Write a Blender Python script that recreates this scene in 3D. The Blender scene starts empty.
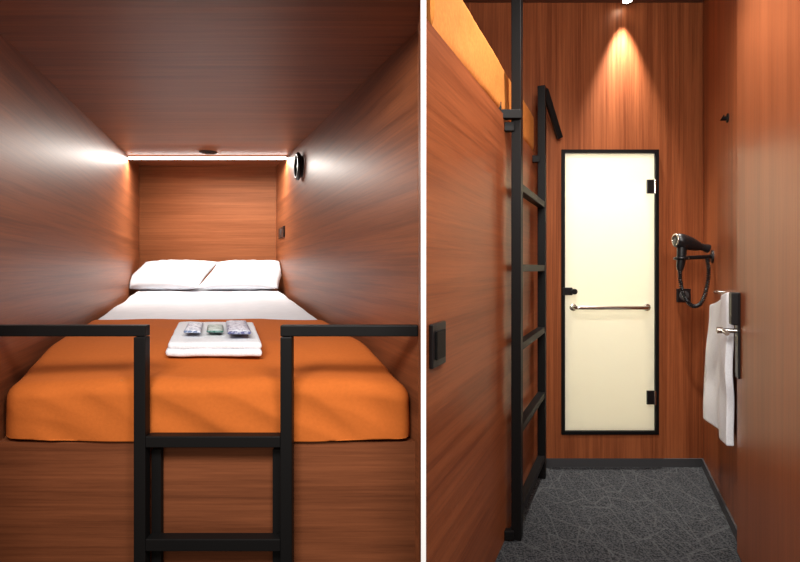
import bpy, bmesh, math
from mathutils import Vector, Matrix, noise
H = 1.43            # eye height above the corridor floor; heights below are given relative to eye level
SC = bpy.context.scene
COL = SC.collection
# ---------------------------------------------------------------- plan of the place (metres)
# the sleeping pod and the corridor are two views, walls slanted to suit one camera, with an added partition
def pod_c(d): return -0.384*d
def pod_l(d): return -0.384*d-0.700
def pod_r(d): return -0.384*d+0.694
def pod_ceil(d): return 0.668+0.072*d
def bed_top(d): return -0.453+0.0554*d
def cor_l(d): return 0.455*d-0.645
def cor_r(d): return 0.416*d+0.684
CDIR = (0.455, 1.0); CNRM = (1.0, -0.455)
def sst(a, b, x):
    t = max(0.0, min(1.0, (x-a)/(b-a))); return t*t*(3-2*t)

# ---------------------------------------------------------------- materials
def nodes(m):
    m.use_nodes = True
    nt = m.node_tree
    return nt, nt.nodes, nt.links, nt.nodes['Principled BSDF']
def mat(name, col, rough=0.5, metal=0.0, emit=None, es=0.0, noise_amt=0.0, nscale=40, bump=0.0, spec=0.5, sheen=0.0):
    m = bpy.data.materials.new(name)
    nt, N, L, p = nodes(m)
    p.inputs['Base Color'].default_value = (*col, 1)
    p.inputs['Roughness'].default_value = rough
    p.inputs['Metallic'].default_value = metal
    p.inputs['Specular IOR Level'].default_value = spec
    if emit:
        p.inputs['Emission Color'].default_value = (*emit, 1)
        p.inputs['Emission Strength'].default_value = es
    tc = N.new('ShaderNodeTexCoord')
    nz = N.new('ShaderNodeTexNoise'); nz.inputs['Scale'].default_value = nscale
    nz.inputs['Detail'].default_value = 4
    L.new(tc.outputs['Object'], nz.inputs['Vector'])
    if noise_amt > 0:
        r = N.new('ShaderNodeValToRGB')
        r.color_ramp.elements[0].position = 0.3; r.color_ramp.elements[1].position = 0.7
        r.color_ramp.elements[0].color = (*[c*(1-noise_amt) for c in col], 1)
        r.color_ramp.elements[1].color = (*[min(1, c*(1+noise_amt)) for c in col], 1)
        L.new(nz.outputs['Fac'], r.inputs['Fac']); L.new(r.outputs['Color'], p.inputs['Base Color'])
    if bump > 0:
        b = N.new('ShaderNodeBump'); b.inputs['Strength'].default_value = bump; b.inputs['Distance'].default_value = 0.003
        L.new(nz.outputs['Fac'], b.inputs['Height']); L.new(b.outputs['Normal'], p.inputs['Normal'])
    return m
def wood(name, dark, light, scale, rough=0.38, spec=0.4, fine=0.6):
    m = bpy.data.materials.new(name)
    nt, N, L, p = nodes(m)
    p.inputs['Specular IOR Level'].default_value = spec
    p.inputs['Specular Tint'].default_value = (1.0, 0.70, 0.52, 1)
    tc = N.new('ShaderNodeTexCoord')
    mp = N.new('ShaderNodeMapping'); mp.inputs['Scale'].default_value = scale
    L.new(tc.outputs['Object'], mp.inputs['Vector'])
    n1 = N.new('ShaderNodeTexNoise'); n1.inputs['Scale'].default_value = 0.9; n1.inputs['Detail'].default_value = 5
    n1.inputs['Roughness'].default_value = 0.55; n1.inputs['Distortion'].default_value = 0.6
    L.new(mp.outputs['Vector'], n1.inputs['Vector'])
    n2 = N.new('ShaderNodeTexNoise'); n2.inputs['Scale'].default_value = 5; n2.inputs['Detail'].default_value = 8
    n2.inputs['Roughness'].default_value = 0.8
    mp2 = N.new('ShaderNodeMapping'); mp2.inputs['Scale'].default_value = [s*(1.0 if s > 4 else 0.45) for s in scale]
    L.new(tc.outputs['Object'], mp2.inputs['Vector'])
    L.new(mp2.outputs['Vector'], n2.inputs['Vector'])
    mx = N.new('ShaderNodeMix'); mx.data_type = 'FLOAT'; mx.inputs[0].default_value = fine
    L.new(n1.outputs['Fac'], mx.inputs[2]); L.new(n2.outputs['Fac'], mx.inputs[3])
    r = N.new('ShaderNodeValToRGB')
    r.color_ramp.elements[0].position = 0.41; r.color_ramp.elements[1].position = 0.59
    r.color_ramp.elements[0].color = (*dark, 1); r.color_ramp.elements[1].color = (*light, 1)
    L.new(mx.outputs[0], r.inputs['Fac']); L.new(r.outputs['Color'], p.inputs['Base Color'])
    mr = N.new('ShaderNodeMapRange'); mr.inputs[3].default_value = rough-0.04; mr.inputs[4].default_value = rough+0.06
    L.new(n2.outputs['Fac'], mr.inputs[0]); L.new(mr.outputs[0], p.inputs['Roughness'])
    b = N.new('ShaderNodeBump'); b.inputs['Strength'].default_value = 0.05; b.inputs['Distance'].default_value = 0.002
    L.new(n2.outputs['Fac'], b.inputs['Height']); L.new(b.outputs['Normal'], p.inputs['Normal'])
    return m
PD, PL = (0.140, 0.041, 0.016), (0.270, 0.084, 0.032)
CD, CL = (0.170, 0.043, 0.015), (0.345, 0.102, 0.036)
wood_h  = wood('cherry_veneer_horizontal', PD, PL, (0.5, 0.5, 15), 0.42, 0.3)
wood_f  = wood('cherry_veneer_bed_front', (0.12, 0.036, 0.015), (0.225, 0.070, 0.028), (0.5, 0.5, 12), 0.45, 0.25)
wood_b  = wood('cherry_veneer_headboard_lit', (0.20, 0.064, 0.025), (0.31, 0.106, 0.043), (0.5, 0.8, 15), 0.45, 0.3)  # same veneer in lighter tones, LED glow put into the colour
wood_c  = wood('cherry_veneer_ceiling', PD, PL, (0.5, 9, 1), 0.42, 0.3)
wood_v  = wood('cherry_veneer_vertical', CD, CL, (18, 11, 0.5), 0.36, 0.45)
wood_s  = wood('cherry_veneer_bunk_side', (0.185, 0.047, 0.016), (0.33, 0.095, 0.033), (0.5, 0.5, 13), 0.40, 0.4)
wood_d  = wood('cherry_veneer_door', (0.25, 0.072, 0.027), (0.36, 0.112, 0.043), (14, 10, 0.5), 0.36)
black   = mat('black_powder_coated_steel', (0.005, 0.0045, 0.0045), 0.5, 0.0, spec=0.18)
blackp  = mat('black_plastic', (0.007, 0.007, 0.008), 0.35, spec=0.4)
chrome  = mat('brushed_chrome', (0.6, 0.57, 0.52), 0.25, 1.0)
white   = mat('white_paint', (0.95, 0.95, 0.95), 0.6)
sheet   = mat('white_cotton', (0.70, 0.73, 0.78), 0.85, noise_amt=0.03, nscale=14, bump=0.25)
orange  = mat('orange_blanket_cloth', (0.49, 0.122, 0.022), 0.95, noise_amt=0.04, nscale=90, bump=0.15, spec=0.1)
orange2 = mat('orange_mattress_cloth', (0.60, 0.21, 0.045), 0.9, noise_amt=0.10, nscale=60, bump=0.3, spec=0.15)
terry   = mat('white_terry_towel', (0.76, 0.77, 0.80), 0.95, noise_amt=0.06, nscale=150, bump=1.0)
skirt   = mat('grey_skirting', (0.045, 0.045, 0.048), 0.5)
led     = mat('led_diffuser', (1, 1, 1), 0.5, emit=(1, 0.97, 0.93), es=9)
lampem  = mat('lamp_lens', (1, 1, 1), 0.5, emit=(1, 0.93, 0.82), es=20)
ceilm   = mat('dark_ceiling', (0.12, 0.05, 0.03), 0.6)
tile    = mat('white_bathroom_tile', (0.85, 0.83, 0.76), 0.4)
def packet(name, a, b, sc):
    m = bpy.data.materials.new(name); nt, N, L, p = nodes(m)
    tc = N.new('ShaderNodeTexCoord'); v = N.new('ShaderNodeTexNoise'); v.inputs['Scale'].default_value = sc
    r = N.new('ShaderNodeValToRGB'); r.color_ramp.interpolation = 'CONSTANT'
    r.color_ramp.elements[0].color = (*a, 1); r.color_ramp.elements[1].color = (*b, 1); r.color_ramp.elements[1].position = 0.5
    L.new(tc.outputs['Object'], v.inputs['Vector']); L.new(v.outputs['Fac'], r.inputs['Fac']); L.new(r.outputs['Color'], p.inputs['Base Color'])
    p.inputs['Roughness'].default_value = 0.4
    return m
pk1 = packet('blue_white_wrapper', (0.13, 0.19, 0.34), (0.55, 0.60, 0.70), 70)
pk2 = packet('green_wrapper', (0.03, 0.12, 0.09), (0.15, 0.27, 0.25), 60)
pk3 = packet('violet_wrapper', (0.08, 0.09, 0.22), (0.36, 0.40, 0.52), 70)
# carpet
carpet = bpy.data.materials.new('patterned_carpet')
nt, N, L, p = nodes(carpet)
tc = N.new('ShaderNodeTexCoord'); p.inputs['Roughness'].default_value = 0.95; p.inputs['Specular IOR Level'].default_value = 0.1
nz = N.new('ShaderNodeTexNoise'); nz.inputs['Scale'].default_value = 110; nz.inputs['Detail'].default_value = 3
L.new(tc.outputs['Object'], nz.inputs['Vector'])
prev = None
for i, (s, rot) in enumerate([((4.5, 1.5, 1), 0.5), ((5, 1.7, 1), -0.7), ((2.6, 6, 1), 0.15)]):
    mp = N.new('ShaderNodeMapping'); mp.inputs['Scale'].default_value = s; mp.inputs['Rotation'].default_value = (0, 0, rot)
    mp.inputs['Location'].default_value = (i*3.1, i*1.7, 0)
    L.new(tc.outputs['Object'], mp.inputs['Vector'])
    v = N.new('ShaderNodeTexVoronoi'); v.voronoi_dimensions = '2D'; v.feature = 'DISTANCE_TO_EDGE'; v.inputs['Scale'].default_value = 1.3
    L.new(mp.outputs['Vector'], v.inputs['Vector'])
    mr = N.new('ShaderNodeMapRange'); mr.inputs[1].default_value = 0.008; mr.inputs[2].default_value = 0.026
    mr.inputs[3].default_value = 1; mr.inputs[4].default_value = 0
    L.new(v.outputs['Distance'], mr.inputs[0])
    if prev is None: prev = mr.outputs[0]
    else:
        mm = N.new('ShaderNodeMath'); mm.operation = 'MAXIMUM'
        L.new(prev, mm.inputs[0]); L.new(mr.outputs[0], mm.inputs[1]); prev = mm.outputs[0]
c1 = N.new('ShaderNodeValToRGB'); c1.color_ramp.elements[0].position = 0.40; c1.color_ramp.elements[1].position = 0.60
c1.color_ramp.elements[0].color = (0.014, 0.015, 0.017, 1); c1.color_ramp.elements[1].color = (0.060, 0.062, 0.066, 1)
L.new(nz.outputs['Fac'], c1.inputs['Fac'])
mx = N.new('ShaderNodeMix'); mx.data_type = 'RGBA'
sc_ = N.new('ShaderNodeMath'); sc_.operation = 'MULTIPLY'; sc_.inputs[1].default_value = 0.30
L.new(prev, sc_.inputs[0]); L.new(sc_.outputs[0], mx.inputs[0])
L.new(c1.outputs['Color'], mx.inputs[6]); mx.inputs[7].default_value = (0.12, 0.123, 0.127, 1)
L.new(mx.outputs[2], p.inputs['Base Color'])
# frosted glass
frost = bpy.data.materials.new('frosted_glass')
frost.use_nodes = True; N = frost.node_tree.nodes; L = frost.node_tree.links; N.clear()
o = N.new('ShaderNodeOutputMaterial'); mxs = N.new('ShaderNodeMixShader'); mxs.inputs[0].default_value = 0.5
df = N.new('ShaderNodeBsdfDiffuse'); df.inputs[0].default_value = (0.80, 0.79, 0.70, 1)
tr = N.new('ShaderNodeBsdfTranslucent'); tr.inputs[0].default_value = (0.93, 0.915, 0.81, 1)
gl = N.new('ShaderNodeBsdfGlossy'); gl.inputs['Roughness'].default_value = 0.25; ms2 = N.new('ShaderNodeMixShader'); ms2.inputs[0].default_value = 0.05
L.new(df.outputs[0], mxs.inputs[1]); L.new(tr.outputs[0], mxs.inputs[2])
L.new(mxs.outputs[0], ms2.inputs[1]); L.new(gl.outputs[0], ms2.inputs[2]); L.new(ms2.outputs[0], o.inputs[0])

# ---------------------------------------------------------------- mesh helpers
def mk(name, verts, faces, m, parent=None, smooth=False, bevel=0.0):
    me = bpy.data.meshes.new(name)
    vs = [Vector((v[0], v[1], v[2]+H)) for v in verts]
    c = sum(vs, Vector())/len(vs)
    me.from_pydata([tuple(v-c) for v in vs], [], faces)
    bm = bmesh.new(); bm.from_mesh(me)
    bmesh.ops.recalc_face_normals(bm, faces=bm.faces)
    bm.to_mesh(me); bm.free()
    me.materials.append(m)
    if smooth:
        for f in me.polygons: f.use_smooth = True
    ob = bpy.data.objects.new(name, me); ob.location = c; COL.objects.link(ob)
    if bevel > 0:
        b = ob.modifiers.new('bevel', 'BEVEL'); b.width = bevel; b.segments = 2; b.limit_method = 'ANGLE'
    if parent: 
        ob.parent = parent; ob.location = c-parent.location
    return ob
def empty(name, x, y, z):
    e = bpy.data.objects.new(name, None); e.location = (x, y, z+H); e.empty_display_size = 0.1
    COL.objects.link(e); return e
BF = [(0,1,2,3),(4,5,6,7),(0,1,5,4),(1,2,6,5),(2,3,7,6),(3,0,4,7)]
def quadprism(name, plan, z0, z1, m, parent=None, bevel=0.0):
    if not isinstance(z0, (list, tuple)): z0 = [z0]*4
    if not isinstance(z1, (list, tuple)): z1 = [z1]*4
    v = [(p[0], p[1], z) for p, z in zip(plan, z0)]+[(p[0], p[1], z) for p, z in zip(plan, z1)]
    return mk(name, v, BF, m, parent, bevel=bevel)
def box(name, x0, x1, y0, y1, z0, z1, m, parent=None, bevel=0.0):
    return quadprism(name, [(x0,y0),(x1,y0),(x1,y1),(x0,y1)], z0, z1, m, parent, bevel)
def obox(name, org, u, w, su, sw, sz, m, parent=None, bevel=0.002):
    u = Vector((*u, 0)).normalized(); w = Vector((*w, 0)).normalized(); o_ = Vector(org); k = Vector((0,0,1))
    v = []
    for sz_ in (-1, 1):
        for a, b in ((-1,-1),(1,-1),(1,1),(-1,1)):
            v.append(o_+u*a*su/2+w*b*sw/2+k*sz_*sz/2)
    return mk(name, v, BF, m, parent, bevel=bevel)
def tube(name, pts, r, m, parent=None, n=12, closed=False, caps=True):
    pts = [Vector(p) for p in pts]; K = len(pts)
    rs = r if isinstance(r, (list, tuple)) else [r]*K
    vs = []; fs = []; pn = None
    for i, p in enumerate(pts):
        if closed: t = (pts[(i+1) % K]-pts[i-1])
        else: t = pts[min(i+1, K-1)]-pts[max(i-1, 0)]
        t.normalize()
        if pn is None:
            a = Vector((0,0,1)) if abs(t.z) < 0.9 else Vector((1,0,0))
            pn = (a-t*a.dot(t)).normalized()
        else:
            pn = (pn-t*pn.dot(t)).normalized()
        b = t.cross(pn)
        for j in range(n):
            an = 2*math.pi*j/n
            vs.append(p+(pn*math.cos(an)+b*math.sin(an))*rs[i])
    for i in range(K if closed else K-1):
        for j in range(n):
            a = i*n+j; b_ = i*n+(j+1) % n; c = ((i+1) % K)*n+(j+1) % n; d = ((i+1) % K)*n+j
            fs.append((a, b_, c, d))
    if not closed and caps:
        fs.append(tuple(range(n))); fs.append(tuple(range((K-1)*n, K*n)))
    ob = mk(name, vs, fs, m, parent, smooth=True)
    if not closed:
        md = ob.modifiers.new('edge', 'EDGE_SPLIT'); md.split_angle = 0.9
    return ob
def rbox(name, hx, hy, hz, r, n, fmap, m, parent=None):
    def axis(h, k):
        rr = min(r, h*0.98); c = [-h+rr*i/5 for i in range(6)]
        inner = [(-h+rr)+(2*(h-rr))*i/k for i in range(1, k)]
        return c+inner+[h-rr*i/5 for i in range(5, -1, -1)]
    A = [axis(hx, n[0]), axis(hy, n[1]), axis(hz, n[2])]
    nn = [len(a)-1 for a in A]; idx = {}; vs = []; fs = []
    def vert(i, j, k):
        key = (i, j, k)
        if key not in idx:
            q = Vector((A[0][i], A[1][j], A[2][k]))
            rr = Vector([min(r, h*.98) for h in (hx, hy, hz)])
            cl = Vector([max(-h+ra_, min(h-ra_, a)) for a, h, ra_ in zip(q, (hx, hy, hz), rr)])
            dd = Vector([(a-b)/ra_ for a, b, ra_ in zip(q, cl, rr)])
            dn = dd.normalized() if dd.length > 0 else Vector((0,0,1))
            q2 = cl+Vector([a*b for a, b in zip(dn, rr)])
            idx[key] = len(vs); vs.append(fmap(q2, dn))
        return idx[key]
    for ax in range(3):
        b, c = [(1,2),(2,0),(0,1)][ax]
        for side in (0, nn[ax]):
            for i in range(nn[b]):
                for j in range(nn[c]):
                    def g(ii, jj):
                        t = [0,0,0]; t[ax] = side; t[b] = ii; t[c] = jj; return vert(*t)
                    fs.append((g(i,j), g(i+1,j), g(i+1,j+1), g(i,j+1)))
    return mk(name, vs, fs, m, parent, smooth=True)
def lens(name, c, nrm, r, t, m, parent=None):
    c = Vector(c); nrm = Vector(nrm).normalized()
    return tube(name, [c, c+nrm*t*0.7, c+nrm*t], [r, r, r*0.85], m, parent, n=28)
def ring(name, c, nrm, R, r, m, parent=None):
    nrm = Vector(nrm).normalized(); a = Vector((0,0,1)); b = nrm.cross(a).normalized(); c = Vector(c)
    if abs(nrm.z) > 0.9: a = nrm.cross(b).normalized()
    return tube(name, [c+(a*math.cos(t)+b*math.sin(t))*R for t in [2*math.pi*i/36 for i in range(36)]], r, m, parent, n=10, closed=True)

# ================================================================ SHELL: pod
d0, d1 = 1.40, 5.10
T = 0.03
quadprism('wall_left', [(pod_l(1.2)-T, 1.2), (pod_l(1.2), 1.2), (pod_l(d1), d1), (pod_l(d1)-T, d1)], -H, 1.15, wood_h)
quadprism('wall_pod_right', [(pod_r(1.654), 1.654), (pod_r(1.654)+T*0.1, 1.654), (pod_r(d1)+T, d1), (pod_r(d1), d1)], -H, 1.91, wood_h)
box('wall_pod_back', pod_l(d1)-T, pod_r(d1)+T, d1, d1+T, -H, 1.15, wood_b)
cp = [(pod_l(d0), d0), (0.0585, d0), (0.0585, 1.654), (pod_r(d1), d1), (pod_l(d1), d1)]
cv = [(x, y, pod_ceil(y)) for x, y in cp]+[(x, y, pod_ceil(y)+0.03) for x, y in cp]
mk('ceiling_pod', cv, [(0,1,2,3,4), (5,6,7,8,9)]+[(i, (i+1) % 5, (i+1) % 5+5, i+5) for i in range(5)], wood_c)
box('diptych_divider', 0.0588, 0.0728, 1.40, 1.402, -H, 1.91, white)  # added white strip standing for the gap between the two views
box('wall_partition', 0.0588, 0.0728, 1.403, 1.60, -H, 1.91, wood_h)
pf = 1.675
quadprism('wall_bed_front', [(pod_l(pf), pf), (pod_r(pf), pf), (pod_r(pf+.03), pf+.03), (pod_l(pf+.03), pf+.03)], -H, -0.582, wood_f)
quadprism('bed_platform', [(pod_l(pf+.03)+.002, pf+.03), (pod_r(pf+.03)-.002, pf+.03), (pod_r(d1)-.002, d1-.002), (pod_l(d1)+.002, d1-.002)],
          [-0.612, -0.612, -0.42, -0.42], [-0.582, -0.582, -0.392, -0.392], wood_h)

# ================================================================ SHELL: corridor
quadprism('wall_bunk_side', [(cor_l(1.58), 1.58), (cor_l(3.6), 3.6), (cor_l(3.6)-T, 3.6), (cor_l(1.58)-0.003, 1.58)], -H, 0.80, wood_s)
quadprism('wall_right', [(cor_r(1.2), 1.2), (cor_r(3.6), 3.6), (cor_r(3.6)+T, 3.6), (cor_r(1.2)+T, 1.2)], -H, 1.91, wood_v)
bx0, bx1 = 1.160, 1.858      # shower door opening
bz0, bz1 = -1.195, 0.85
W = [(-0.64, bx0, -H, 1.91), (bx1, cor_r(3.6)+T, -H, 1.91), (bx0, bx1, bz1, 1.91), (bx0, bx1, -H, bz0)]
vv = []; ff = []
for (a, b, c, e) in W:
    k = len(vv)
    vv += [(a,3.6,c),(b,3.6,c),(b,3.66,c),(a,3.66,c),(a,3.6,e),(b,3.6,e),(b,3.66,e),(a,3.66,e)]
    ff += [tuple(k+i for i in f) for f in BF]
mk('wall_back', vv, ff, wood_v)
quadprism('floor', [(-2.2, 0.2), (2.6, 0.2), (cor_r(3.6)+.1, 3.6), (cor_l(3.6)-1.7, 3.6)], -H-0.05, -H, carpet)
quadprism('ceiling', [(0.0588, 1.4), (cor_r(1.4)+T, 1.4), (cor_r(3.6)+T, 3.66), (-0.64, 3.66)], 1.91, 1.95, ceilm)
box('baseboard_back', cor_l(3.6), cor_r(3.6), 3.588, 3.6, -H, -H+0.06, skirt)
quadprism('baseboard_right', [(cor_r(1.4)-.012, 1.4), (cor_r(3.59)-.012, 3.588), (cor_r(3.59), 3.588), (cor_r(1.4), 1.4)], -H, -H+0.06, skirt)
box('wall_bathroom_back', 0.6, 2.4, 4.8, 4.83, -H, 1.2, tile)
box('wall_bathroom_left', 0.57, 0.6, 3.67, 4.83, -H, 1.2, tile)
box('wall_bathroom_right', 2.4, 2.43, 3.67, 4.83, -H, 1.2, tile)
box('ceiling_bathroom', 0.57, 2.43, 3.67, 4.83, 1.2, 1.23, tile)
box('floor_bathroom', 0.57, 2.43, 3.67, 4.83, -H-.03, -H, tile)

# ================================================================ shower door
E = empty('door_1', 1.51, 3.6, -0.17)
fw = 0.024
box('frame_top', bx0, bx1, 3.585, 3.65, bz1-fw, bz1, black, E)
box('frame_bottom', bx0, bx1, 3.585, 3.65, bz0, bz0+fw, black, E)
box('frame_left', bx0, bx0+fw, 3.585, 3.65, bz0+fw, bz1-fw, black, E)
box('frame_right', bx1-fw, bx1, 3.585, 3.65, bz0+fw, bz1-fw, black, E)
box('glass_leaf', bx0+fw+.003, bx1-fw-.003, 3.60, 3.61, bz0+fw+.003, bz1-fw-.003, frost, E)
for i, z in enumerate((0.585, -0.93)):
    box('hinge_plate_%d' % i, bx1-0.085, bx1-0.03, 3.585, 3.6, z-.05, z+.05, blackp, E, 0.003)
    tube('hinge_pin_%d' % i, [(bx1-0.03, 3.585, z-.05), (bx1-0.03, 3.585, z+.05)], 0.009, chrome, E)
hz = -0.283
pts = [(1.245, 3.60, hz)]+[(1.245+0.03*(1-math.cos(a)), 3.60-0.05*math.sin(a), hz) for a in [math.pi/2*i/6 for i in range(1, 7)]]
pts2 = [(1.775-(p_[0]-1.245), p_[1], p_[2]) for p_ in reversed(pts)]
tube('towel_bar_handle', pts+pts2, 0.014, chrome, E)
for i, x in enumerate((1.245, 1.775)):
    lens('handle_rose_%d' % i, (x, 3.6, hz), (0, -1, 0), 0.026, 0.012, chrome, E)
box('lock_plate', bx0+0.005, bx0+0.075, 3.575, 3.6, -0.195, -0.14, blackp, E, 0.004)
tube('lock_knob', [(bx0+0.08, 3.575, -0.168), (bx0+0.08, 3.545, -0.168)], 0.02, blackp, E)

# ================================================================ open entrance door leaf along right wall
E = empty('door_2', 1.45, 2.0, 0)
def lf(d): return 0.416*d+0.645
ya, yb = 1.42, 2.50
quadprism('leaf', [(lf(ya)-.0, ya), (lf(yb), yb), (lf(yb)+.03, yb-.01), (lf(ya)+.03, ya-.01)], -H+0.012, 1.5, wood_d, E, 0.002)
U = (0.416, 1); Wn = (-1, 0.416)
def on_leaf(d, off): 
    n_ = Vector((-1, 0.416)).normalized(); return (lf(d)+n_.x*off, d+n_.y*off)
x, y = on_leaf(2.455, 0.006); obox('lock_backplate', (x, y, -0.33), U, Wn, 0.06, 0.012, 0.42, blackp, E, 0.004)
x, y = on_leaf(2.455, 0.022); obox('card_reader', (x, y, -0.20), U, Wn, 0.065, 0.034, 0.16, blackp, E, 0.006)
x, y = on_leaf(2.455, 0.0); x2, y2 = on_leaf(2.455, 0.07); x3, y3 = on_leaf(2.34, 0.075)
tube('lever_handle', [(x, y, -0.31), (x2, y2, -0.31), (x3, y3, -0.31)], 0.011, chrome, E)
x4, y4 = on_leaf(2.455, 0.095)
tube('lever_neck', [(x2, y2, -0.31), (x4, y4, -0.31)], 0.016, chrome, E)

# ================================================================ bunk ladder (corridor)
E = empty('bunk_ladder', 0.75, 3.0, 0)
def ld(d): return cor_l(d)+0.06
df_, dr_ = 2.65, 3.42
def vpost(nm, d, z0, z1, s=0.05): obox(nm, (ld(d), d, (z0+z1)/2), CDIR, CNRM, s, s*0.85, z1-z0, black, E, 0.003)
vpost('front_post', df_, -H, 1.62, 0.060)
vpost('rear_post', dr_, -H, 1.24, 0.060)
L_ = math.hypot(ld(dr_)-ld(df_), dr_-df_)-0.05
for i, z in enumerate((0.43, 0.0, -0.42, -0.86, -1.29)):
    dm = (df_+dr_)/2
    obox('rung_%d' % i, (ld(dm), dm, z), CDIR, CNRM, L_, 0.045, 0.04, black, E, 0.002)
for i, (d, z) in enumerate(((df_, 0.74), (dr_, 0.74), (df_, -1.40))):
    obox('bracket_%d' % i, (ld(d)-0.05, d-0.02, z), (1, 0), (0, 1), 0.05, 0.04, 0.045, black, E, 0.002)
a = Vector((ld(dr_)+.02, dr_, 1.22)); b = Vector((1.14, 3.57, 0.93))
tube('return_rail', [a, b], 0.026, black, E, n=4)
obox('bunk_hook_arm', (ld(df_)-0.055, df_-0.04, 0.80), (1, 0), (0, 1), 0.13, 0.04, 0.045, black, E, 0.002)
obox('bunk_hook_lip', (ld(df_)-0.11, df_-0.04, 0.82), (1, 0), (0, 1), 0.03, 0.04, 0.085, black, E, 0.002)

# bunk mattress: its inner long side follows the pod wall, its outer side the corridor
def fb(q, n):
    d = 2.605+q.y
    a = noise.noise(Vector((q.x*4, d*3.2, q.z*5)))*0.010+noise.noise(Vector((1, d*14, q.z*9)))*0.006
    R_ = cor_l(d)-0.012; L2 = max(pod_r(d)+0.06, R_-0.7)
    t = (q.x+0.22)/0.44
    return Vector((L2+(R_-L2)*t+min(0.0, n.x*a), d, 0.95+q.z+n.z*a))
rbox('bunk_mattress', 0.22, 0.945, 0.145, 0.045, (10, 80, 10), fb, orange2)

# ================================================================ pod bed
E = empty('bed', -1.2, 3.2, -0.5)
def fm(q, n):
    d = 3.41+q.y
    a = noise.noise(Vector((q.x*3, d*2.0, 0)))*0.012+noise.noise(Vector((q.x*9, d*5, 3)))*0.006
    dip = -0.07*(1-sst(2.35, 2.65, d))
    return Vector((pod_c(d)+q.x*(0.95+0.05*sst(2.2, 2.6, d)), d, -0.568+0.105+q.z+0.0554*(d-1.69)+((a+dip) if n.z > 0.3 else 0)))
rbox('mattress_with_sheet', 0.655, 1.64, 0.105, 0.045, (26, 70, 4), fm, sheet, E)
BH = 0.145
def ridge(x): return 1-2*abs(x)
def fo(q, n):
    d = 2.218+q.y
    top = sst(0.0, 0.9, n.z)
    a = noise.noise(Vector((q.x*2.6, d*2.6, 1)))*0.008+ridge(noise.noise(Vector((q.x*3+d*1.5, d*2.2, 7))))*0.004
    ax = abs(q.x)/0.69
    low = max(0.0, min(1.0, (BH-q.z)/(2*BH)))
    fr = 1-sst(1.68, 2.15, d)
    dy = max(0, -n.y)*(0.012*noise.noise(Vector((q.x*5+q.z*5, q.z*4, 2)))-0.006*ridge(noise.noise(Vector((q.x*4+q.z*7, q.z*3, 9))))-0.008*math.sin(q.x*30+q.z*12)*sst(0.6, 0.95, ax)*low)
    sag = -(0.038*fr+0.025*fr*ax**3)*(1-low)
    dx = max(0, abs(n.x))*0.006*noise.noise(Vector((d*8, q.z*5, 2)))
    if q.x < 0: dx = -dx
    t = max(0, (d-1.7)/1.05)
    base = -0.578+0.0554*(d-1.69)
    z = -0.338-BH+q.z+0.0554*(d-1.69)+a*top+sag
    hem = base+0.012*sst(0.3, 1, ax*0.9+0.3*noise.noise(Vector((q.x*3, 1, 1))))*fr
    return Vector((pod_c(d)+q.x*(1-0.05*t)+dx, max(d+dy, 1.662), max(z, hem)))
rbox('orange_blanket', 0.690, 0.55, BH, 0.055, (100, 70, 24), fo, orange, E)

def pillow(name, lx, d, z, tilt, seed):
    vs = []; fs = []; n = 36; a, b, h = 0.362, 0.285, 0.092
    for s in (1, -1):
        for i in range(n+1):
            for j in range(n+1):
                u = -1+2*i/n; v = -1+2*j/n
                t = h*max(0, (1-abs(u)**2.6)*(1-abs(v)**2.4))**0.6
                t += (0.012*noise.noise(Vector((u*2.5+seed, v*2.5, s)))+0.010*noise.noise(Vector((u*6+seed, v*4, s))))*(1-abs(u)**4)*(1-abs(v)**4)
                X = a*u*(0.93+0.07*v*v); Y = b*v*(0.90+0.10*u*u); Z = s*t
                ca, sa = math.cos(tilt), math.sin(tilt)
                dd = d+Y*ca-Z*sa
                X = max(pod_l(dd)+0.008-pod_c(d)-lx, min(pod_r(dd)-0.008-pod_c(d)-lx, X))
                vs.append((pod_c(d)+lx+X, dd, z+Y*sa+Z*ca))
    N1 = (n+1)*(n+1)
    for s in (0, 1):
        for i in range(n):
            for j in range(n):
                k = s*N1+i*(n+1)+j
                fs.append((k, k+1, k+n+2, k+n+1))
    ob = mk(name, vs, fs, sheet, None, smooth=True)
    bm = bmesh.new(); bm.from_mesh(ob.data); bmesh.ops.remove_doubles(bm, verts=bm.verts, dist=0.0015)
    bmesh.ops.recalc_face_normals(bm, faces=bm.faces)
    bm.to_mesh(ob.data); bm.free()
    return ob
pillow('pillow', -0.350, 4.66, bed_top(4.66)+0.135, 0.44, 1)
pillow('pillow', 0.355, 4.66, bed_top(4.66)+0.135, 0.44, 5)

# folded towel on the bed
E = empty('folded_bath_towel', -0.78, 2.12, -0.3)
tc_d = 2.13
for k in range(2):
    def ft(q, n, k=k):
        d = tc_d+q.y+0.01*k
        a = 0.004*noise.noise(Vector((q.x*12, q.y*12, k)))
        return Vector((-0.790+q.x*(1-0.02*k)-0.36*q.y, d, bed_top(tc_d)+0.0554*q.y+0.022+0.026*k+q.z+a+0.004))
    rbox('towel_fold_%d' % k, 0.183, 0.245, 0.0138, 0.0125, (16, 20, 1), ft, terry, E)
def pack(name, cx, cd, hx, hy, hz_, m):
    def fp(q, n):
        X = q.x-0.36*q.y; Y = q.y
        f = (1-(q.x/hx)**4)*(1-(q.y/hy)**4)
        return Vector((cx+X, cd+Y, bed_top(tc_d)+0.0554*(cd-tc_d)+0.069+hz_+q.z*(0.35+0.65*f)+0.002*noise.noise(Vector((X*60, Y*60, 0)))))
    rbox(name, hx, hy, hz_, 0.006, (10, 12, 1), fp, m)
pack('toiletry_packet', -0.885, 2.15, 0.034, 0.165, 0.010, pk1)
pack('toiletry_packet', -0.787, 2.13, 0.034, 0.115, 0.009, pk2)
pack('toiletry_packet', -0.695, 2.14, 0.046, 0.205, 0.014, pk3)

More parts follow.
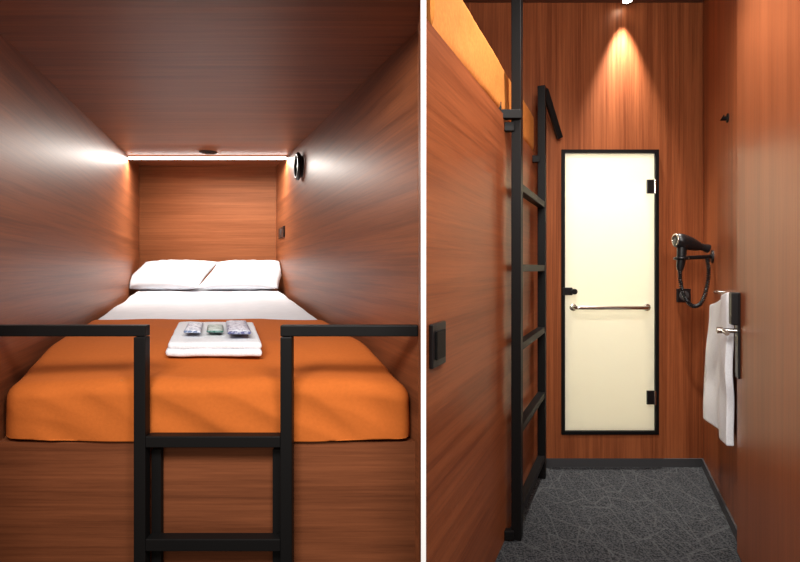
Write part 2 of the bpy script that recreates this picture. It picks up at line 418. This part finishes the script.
# front guard rail with access ladder
E = empty('bed_guard_rail_ladder', -0.6, 1.63, -0.5)
ra, rb = 1.618, 1.652
xl0, xl1, xr0, xr1 = -0.863, -0.825, -0.388, -0.350
box('left_top_rail', pod_l(1.63), xl1, ra, rb, -0.222, -0.186, black, E, 0.003)
box('right_top_rail', xr0, 0.0585, ra, rb, -0.222, -0.186, black, E, 0.003)
box('left_post', xl0, xl1, ra, rb, -H, -0.224, black, E, 0.003)
box('right_post', xr0, xr1, ra, rb, -H, -0.224, black, E, 0.003)
box('upper_step', xl1, xr0, ra-0.0, rb+0.008, -0.582, -0.545, black, E, 0.003)
box('lower_step', xl1, xr0, ra-0.0, rb+0.008, -0.918, -0.878, black, E, 0.003)
box('inner_stile_left', xl1+.002, xl1+.034, 1.654, 1.674, -H, -0.60, black, E, 0.002)
box('inner_stile_right', xr0-.034, xr0-.002, 1.654, 1.674, -H, -0.60, black, E, 0.002)

# ================================================================ pod fittings
E = empty('led_strip_light', pod_c(4.37), 4.37, 0.97)
zc = pod_ceil(4.37)
box('led_housing', pod_c(4.37)-0.69, pod_c(4.37)+0.69, 4.36, 4.40, zc-0.016, zc-0.001, chrome, E)
box('led_diffuser', pod_c(4.37)-0.688, pod_c(4.37)+0.688, 4.352, 4.385, zc-0.032, zc-0.0165, led, E)
npod = Vector((-1, -0.384, 0)).normalized()
E = empty('reading_lamp', pod_r(3.7), 3.7, 0.75)
c = Vector((pod_r(3.7), 3.7, 0.75))
lens('lamp_base', c, npod, 0.080, 0.02, blackp, E)
ring('lamp_ring', c+npod*0.03, npod, 0.088, 0.016, blackp, E)
lens('lamp_lens', c+npod*0.02, npod, 0.035, 0.012, chrome, E)
E = empty('power_socket', pod_r(4.66), 4.66, 0.33)
obox('socket_plate', (pod_r(4.66)-.008, 4.66-.003, 0.33), (-0.384, 1), (-1, -0.384), 0.34, 0.014, 0.10, blackp, E, 0.004)
lens('socket_well', (pod_r(4.66)-.015, 4.657, 0.33), npod, 0.035, 0.004, skirt, E)
E = empty('ceiling_vent', pod_c(4.15), 4.15, pod_ceil(4.15))
c = Vector((pod_c(4.15), 4.15, pod_ceil(4.15)-0.001))
lens('vent_disc', c, (0, 0, -1), 0.07, 0.010, black, E)
lens('vent_core', c+Vector((0,0,-.01)), (0, 0, -1), 0.03, 0.008, blackp, E)

# ================================================================ corridor fittings
E = empty('key_card_switch', cor_l(1.70), 1.70, -0.255)
ncl = Vector((CNRM[0], CNRM[1], 0)).normalized()
cc = Vector((cor_l(1.68), 1.68, -0.255))+ncl*0.008
obox('switch_plate', cc, CDIR, CNRM, 0.13, 0.015, 0.145, blackp, E, 0.004)
obox('switch_rocker', cc+ncl*0.010, CDIR, CNRM, 0.085, 0.008, 0.095, black, E, 0.003)
E = empty('power_socket', 2.03, 3.59, -0.19)
box('socket_plate', 1.987, 2.087, 3.585, 3.6, -0.245, -0.148, blackp, E, 0.004)
lens('socket_well', (2.037, 3.585, -0.197), (0, -1, 0), 0.034, 0.004, skirt, E)
E = empty('coat_hook', cor_r(2.85), 2.85, 0.855)
nr = Vector((-1, 0.416, 0)).normalized()
c = Vector((cor_r(2.85), 2.85, 0.855))
lens('hook_base', c, nr, 0.026, 0.008, black, E)
tube('hook_peg', [c, c+nr*0.02, c+nr*0.03+Vector((0,0,.006))], [0.013, 0.013, 0.02], black, E)
# hair dryer held in a cradle on the right wall
E = empty('hair_dryer', 1.9, 3.22, 0.12)
yy = 3.22
lens('wall_plate', (cor_r(3.26), 3.26, 0.075), nr, 0.042, 0.012, blackp, E)
tube('cradle_arm', [(cor_r(3.26), 3.26, 0.075), (1.94, yy, 0.070), (1.85, yy, 0.066)], 0.013, blackp, E)
ring('cradle_ring', (1.812, yy, 0.062), (0.001, 0.05, 1), 0.036, 0.010, blackp, E)
tube('barrel', [(1.772, yy, 0.182), (1.782, yy, 0.180), (1.812, yy, 0.172), (1.868, yy, 0.156), (1.912, yy, 0.142), (1.925, yy, 0.139)],
     [0.028, 0.045, 0.049, 0.043, 0.032, 0.028], blackp, E, n=20)
tube('nozzle', [(1.925, yy, 0.139), (1.955, yy, 0.132), (1.985, yy, 0.124)], [0.024, 0.022, 0.029], blackp, E, n=20)
tube('handle', [(1.815, yy, 0.15), (1.814, yy, 0.09), (1.805, yy, 0.01), (1.803, yy, -0.015)], [0.030, 0.029, 0.024, 0.018], blackp, E, n=16)
ring('intake_ring', (1.774, yy, 0.182), (1, 0, -0.1), 0.036, 0.005, chrome, E)
ctrl = [(1.803, yy, -0.015), (1.808, yy, -0.10), (1.835, yy, -0.19), (1.885, yy, -0.245), (1.94, yy, -0.225), (1.975, yy, -0.13), (1.988, yy, -0.02), (1.985, yy+.01, 0.06)]
def cr(P, t):
    n = len(P)-1; s = t*n; i = min(int(s), n-1); f = s-i
    p0, p1, p2, p3 = [Vector(P[max(0, min(n, k))]) for k in (i-1, i, i+1, i+2)]
    return 0.5*((2*p1)+(p2-p0)*f+(2*p0-5*p1+4*p2-p3)*f*f+(3*p1-p0-3*p2+p3)*f**3)
pts = []
for i in range(900):
    t = i/899; p_ = cr(ctrl, t); tg = (cr(ctrl, min(1, t+.002))-cr(ctrl, max(0, t-.002))).normalized()
    a = tg.cross(Vector((0, 1, 0))).normalized(); b = tg.cross(a); an = t*2*math.pi*50
    pts.append(p_+(a*math.cos(an)+b*math.sin(an))*0.009)
tube('coiled_cord', pts, 0.0048, blackp, E, n=6)
# hanging towel
E = empty('hanging_towel', 1.9, 2.83, -0.5)
vs = []; fs = []; nu, nv = 56, 56
for j in range(nv+1):
    v = j/nv
    w = 0.42+0.22*min(1, v*1.5)
    for i in range(nu+1):
        u = i/nu
        dd = 2.545+u*w*0.93
        off = 0.052+0.020*math.sin(u*9+0.8*v)*(0.4+0.6*v)*sst(0, .3, u)+0.010*noise.noise(Vector((u*4, v*3, 0)))
        z = -0.125-0.79*v-0.01*u*v-0.10*u*(1-v)
        vs.append((cor_r(dd)+nr.x*off, dd+nr.y*off, z))
for j in range(nv):
    for i in range(nu):
        k = j*(nu+1)+i; fs.append((k, k+1, k+nu+2, k+nu+1))
t_ = mk('towel_cloth', vs, fs, terry, E, smooth=True)
s_ = t_.modifiers.new('solid', 'SOLIDIFY'); s_.thickness = 0.036; s_.offset = 0
bv = t_.modifiers.new('round', 'BEVEL'); bv.width = 0.012; bv.segments = 3; bv.limit_method = 'ANGLE'
p1 = Vector((cor_r(2.56), 2.56, -0.14)); p2 = Vector((cor_r(2.92), 2.92, -0.14))
tube('towel_rail', [p1, p1+nr*0.052, p2+nr*0.052, p2], 0.007, chrome, E)
def downlight(x, d):
    E = empty('ceiling_downlight', x, d, 1.9)
    tube('housing', [(x, d, 1.91), (x, d, 1.882)], 0.036, chrome, E, n=24)
    lens('lens', (x, d, 1.882), (0, 0, -1), 0.030, 0.005, lampem, E)
downlight(1.60, 3.52)
downlight(0.95, 2.0)

# ================================================================ lights
def light(kind, name, loc, target, energy, color, **kw):
    l = bpy.data.lights.new(name, kind); l.energy = energy; l.color = color
    for k, v in kw.items(): setattr(l, k, v)
    o = bpy.data.objects.new(name, l); loc = Vector(loc)+Vector((0, 0, H)); tg = Vector(target)+Vector((0, 0, H))
    o.location = loc; o.rotation_euler = (tg-loc).to_track_quat('-Z', 'Y').to_euler(); COL.objects.link(o); return o
light('AREA', 'led_strip_lamp', (pod_c(4.37), 4.368, zc-0.036), (pod_c(4.37), 4.368, -1), 40, (1, 0.95, 0.88), shape='RECTANGLE', size=1.36, size_y=0.02)
light('SPOT', 'downlight_lamp', (1.60, 3.52, 1.868), (1.60, 3.60, 0), 400, (1, 0.94, 0.86), spot_size=math.radians(50), spot_blend=1.0, shadow_soft_size=0.02)
light('SPOT', 'downlight_lamp', (0.95, 2.0, 1.85), (1.1, 2.4, -1.4), 150, (1, 0.95, 0.89), spot_size=math.radians(130), spot_blend=0.8, shadow_soft_size=0.05)
light('AREA', 'pod_front_fill', (-0.6, 0.1, 1.0), (-0.9, 2.4, 0.0), 50, (1, 0.97, 0.94), shape='RECTANGLE', size=1.0, size_y=0.5)  # added fill above the camera to brighten the pod, no fixture
light('AREA', 'hall_fill', (0.5, 0.2, 1.2), (1.2, 3.2, -0.2), 46, (1, 0.96, 0.92), shape='RECTANGLE', size=0.7, size_y=0.5)  # unseen area light added above the camera, aimed down the corridor
light('AREA', 'bathroom_lamp', (1.5, 4.3, 1.15), (1.5, 4.1, -1), 54, (1, 0.96, 0.85), shape='RECTANGLE', size=1.2, size_y=0.6)
w = bpy.data.worlds.new('world'); SC.world = w; w.use_nodes = True
bg = w.node_tree.nodes['Background']; bg.inputs[0].default_value = (1, 0.88, 0.76, 1); bg.inputs[1].default_value = 0.42

cam = bpy.data.cameras.new('camera'); cam.sensor_width = 36; cam.lens = 22.5; cam.shift_y = -13/800; cam.clip_start = 0.02
co = bpy.data.objects.new('camera', cam); co.location = (0, 0, H); co.rotation_euler = (math.pi/2, 0, 0); COL.objects.link(co)
SC.camera = co
SC.view_settings.view_transform = 'Standard'
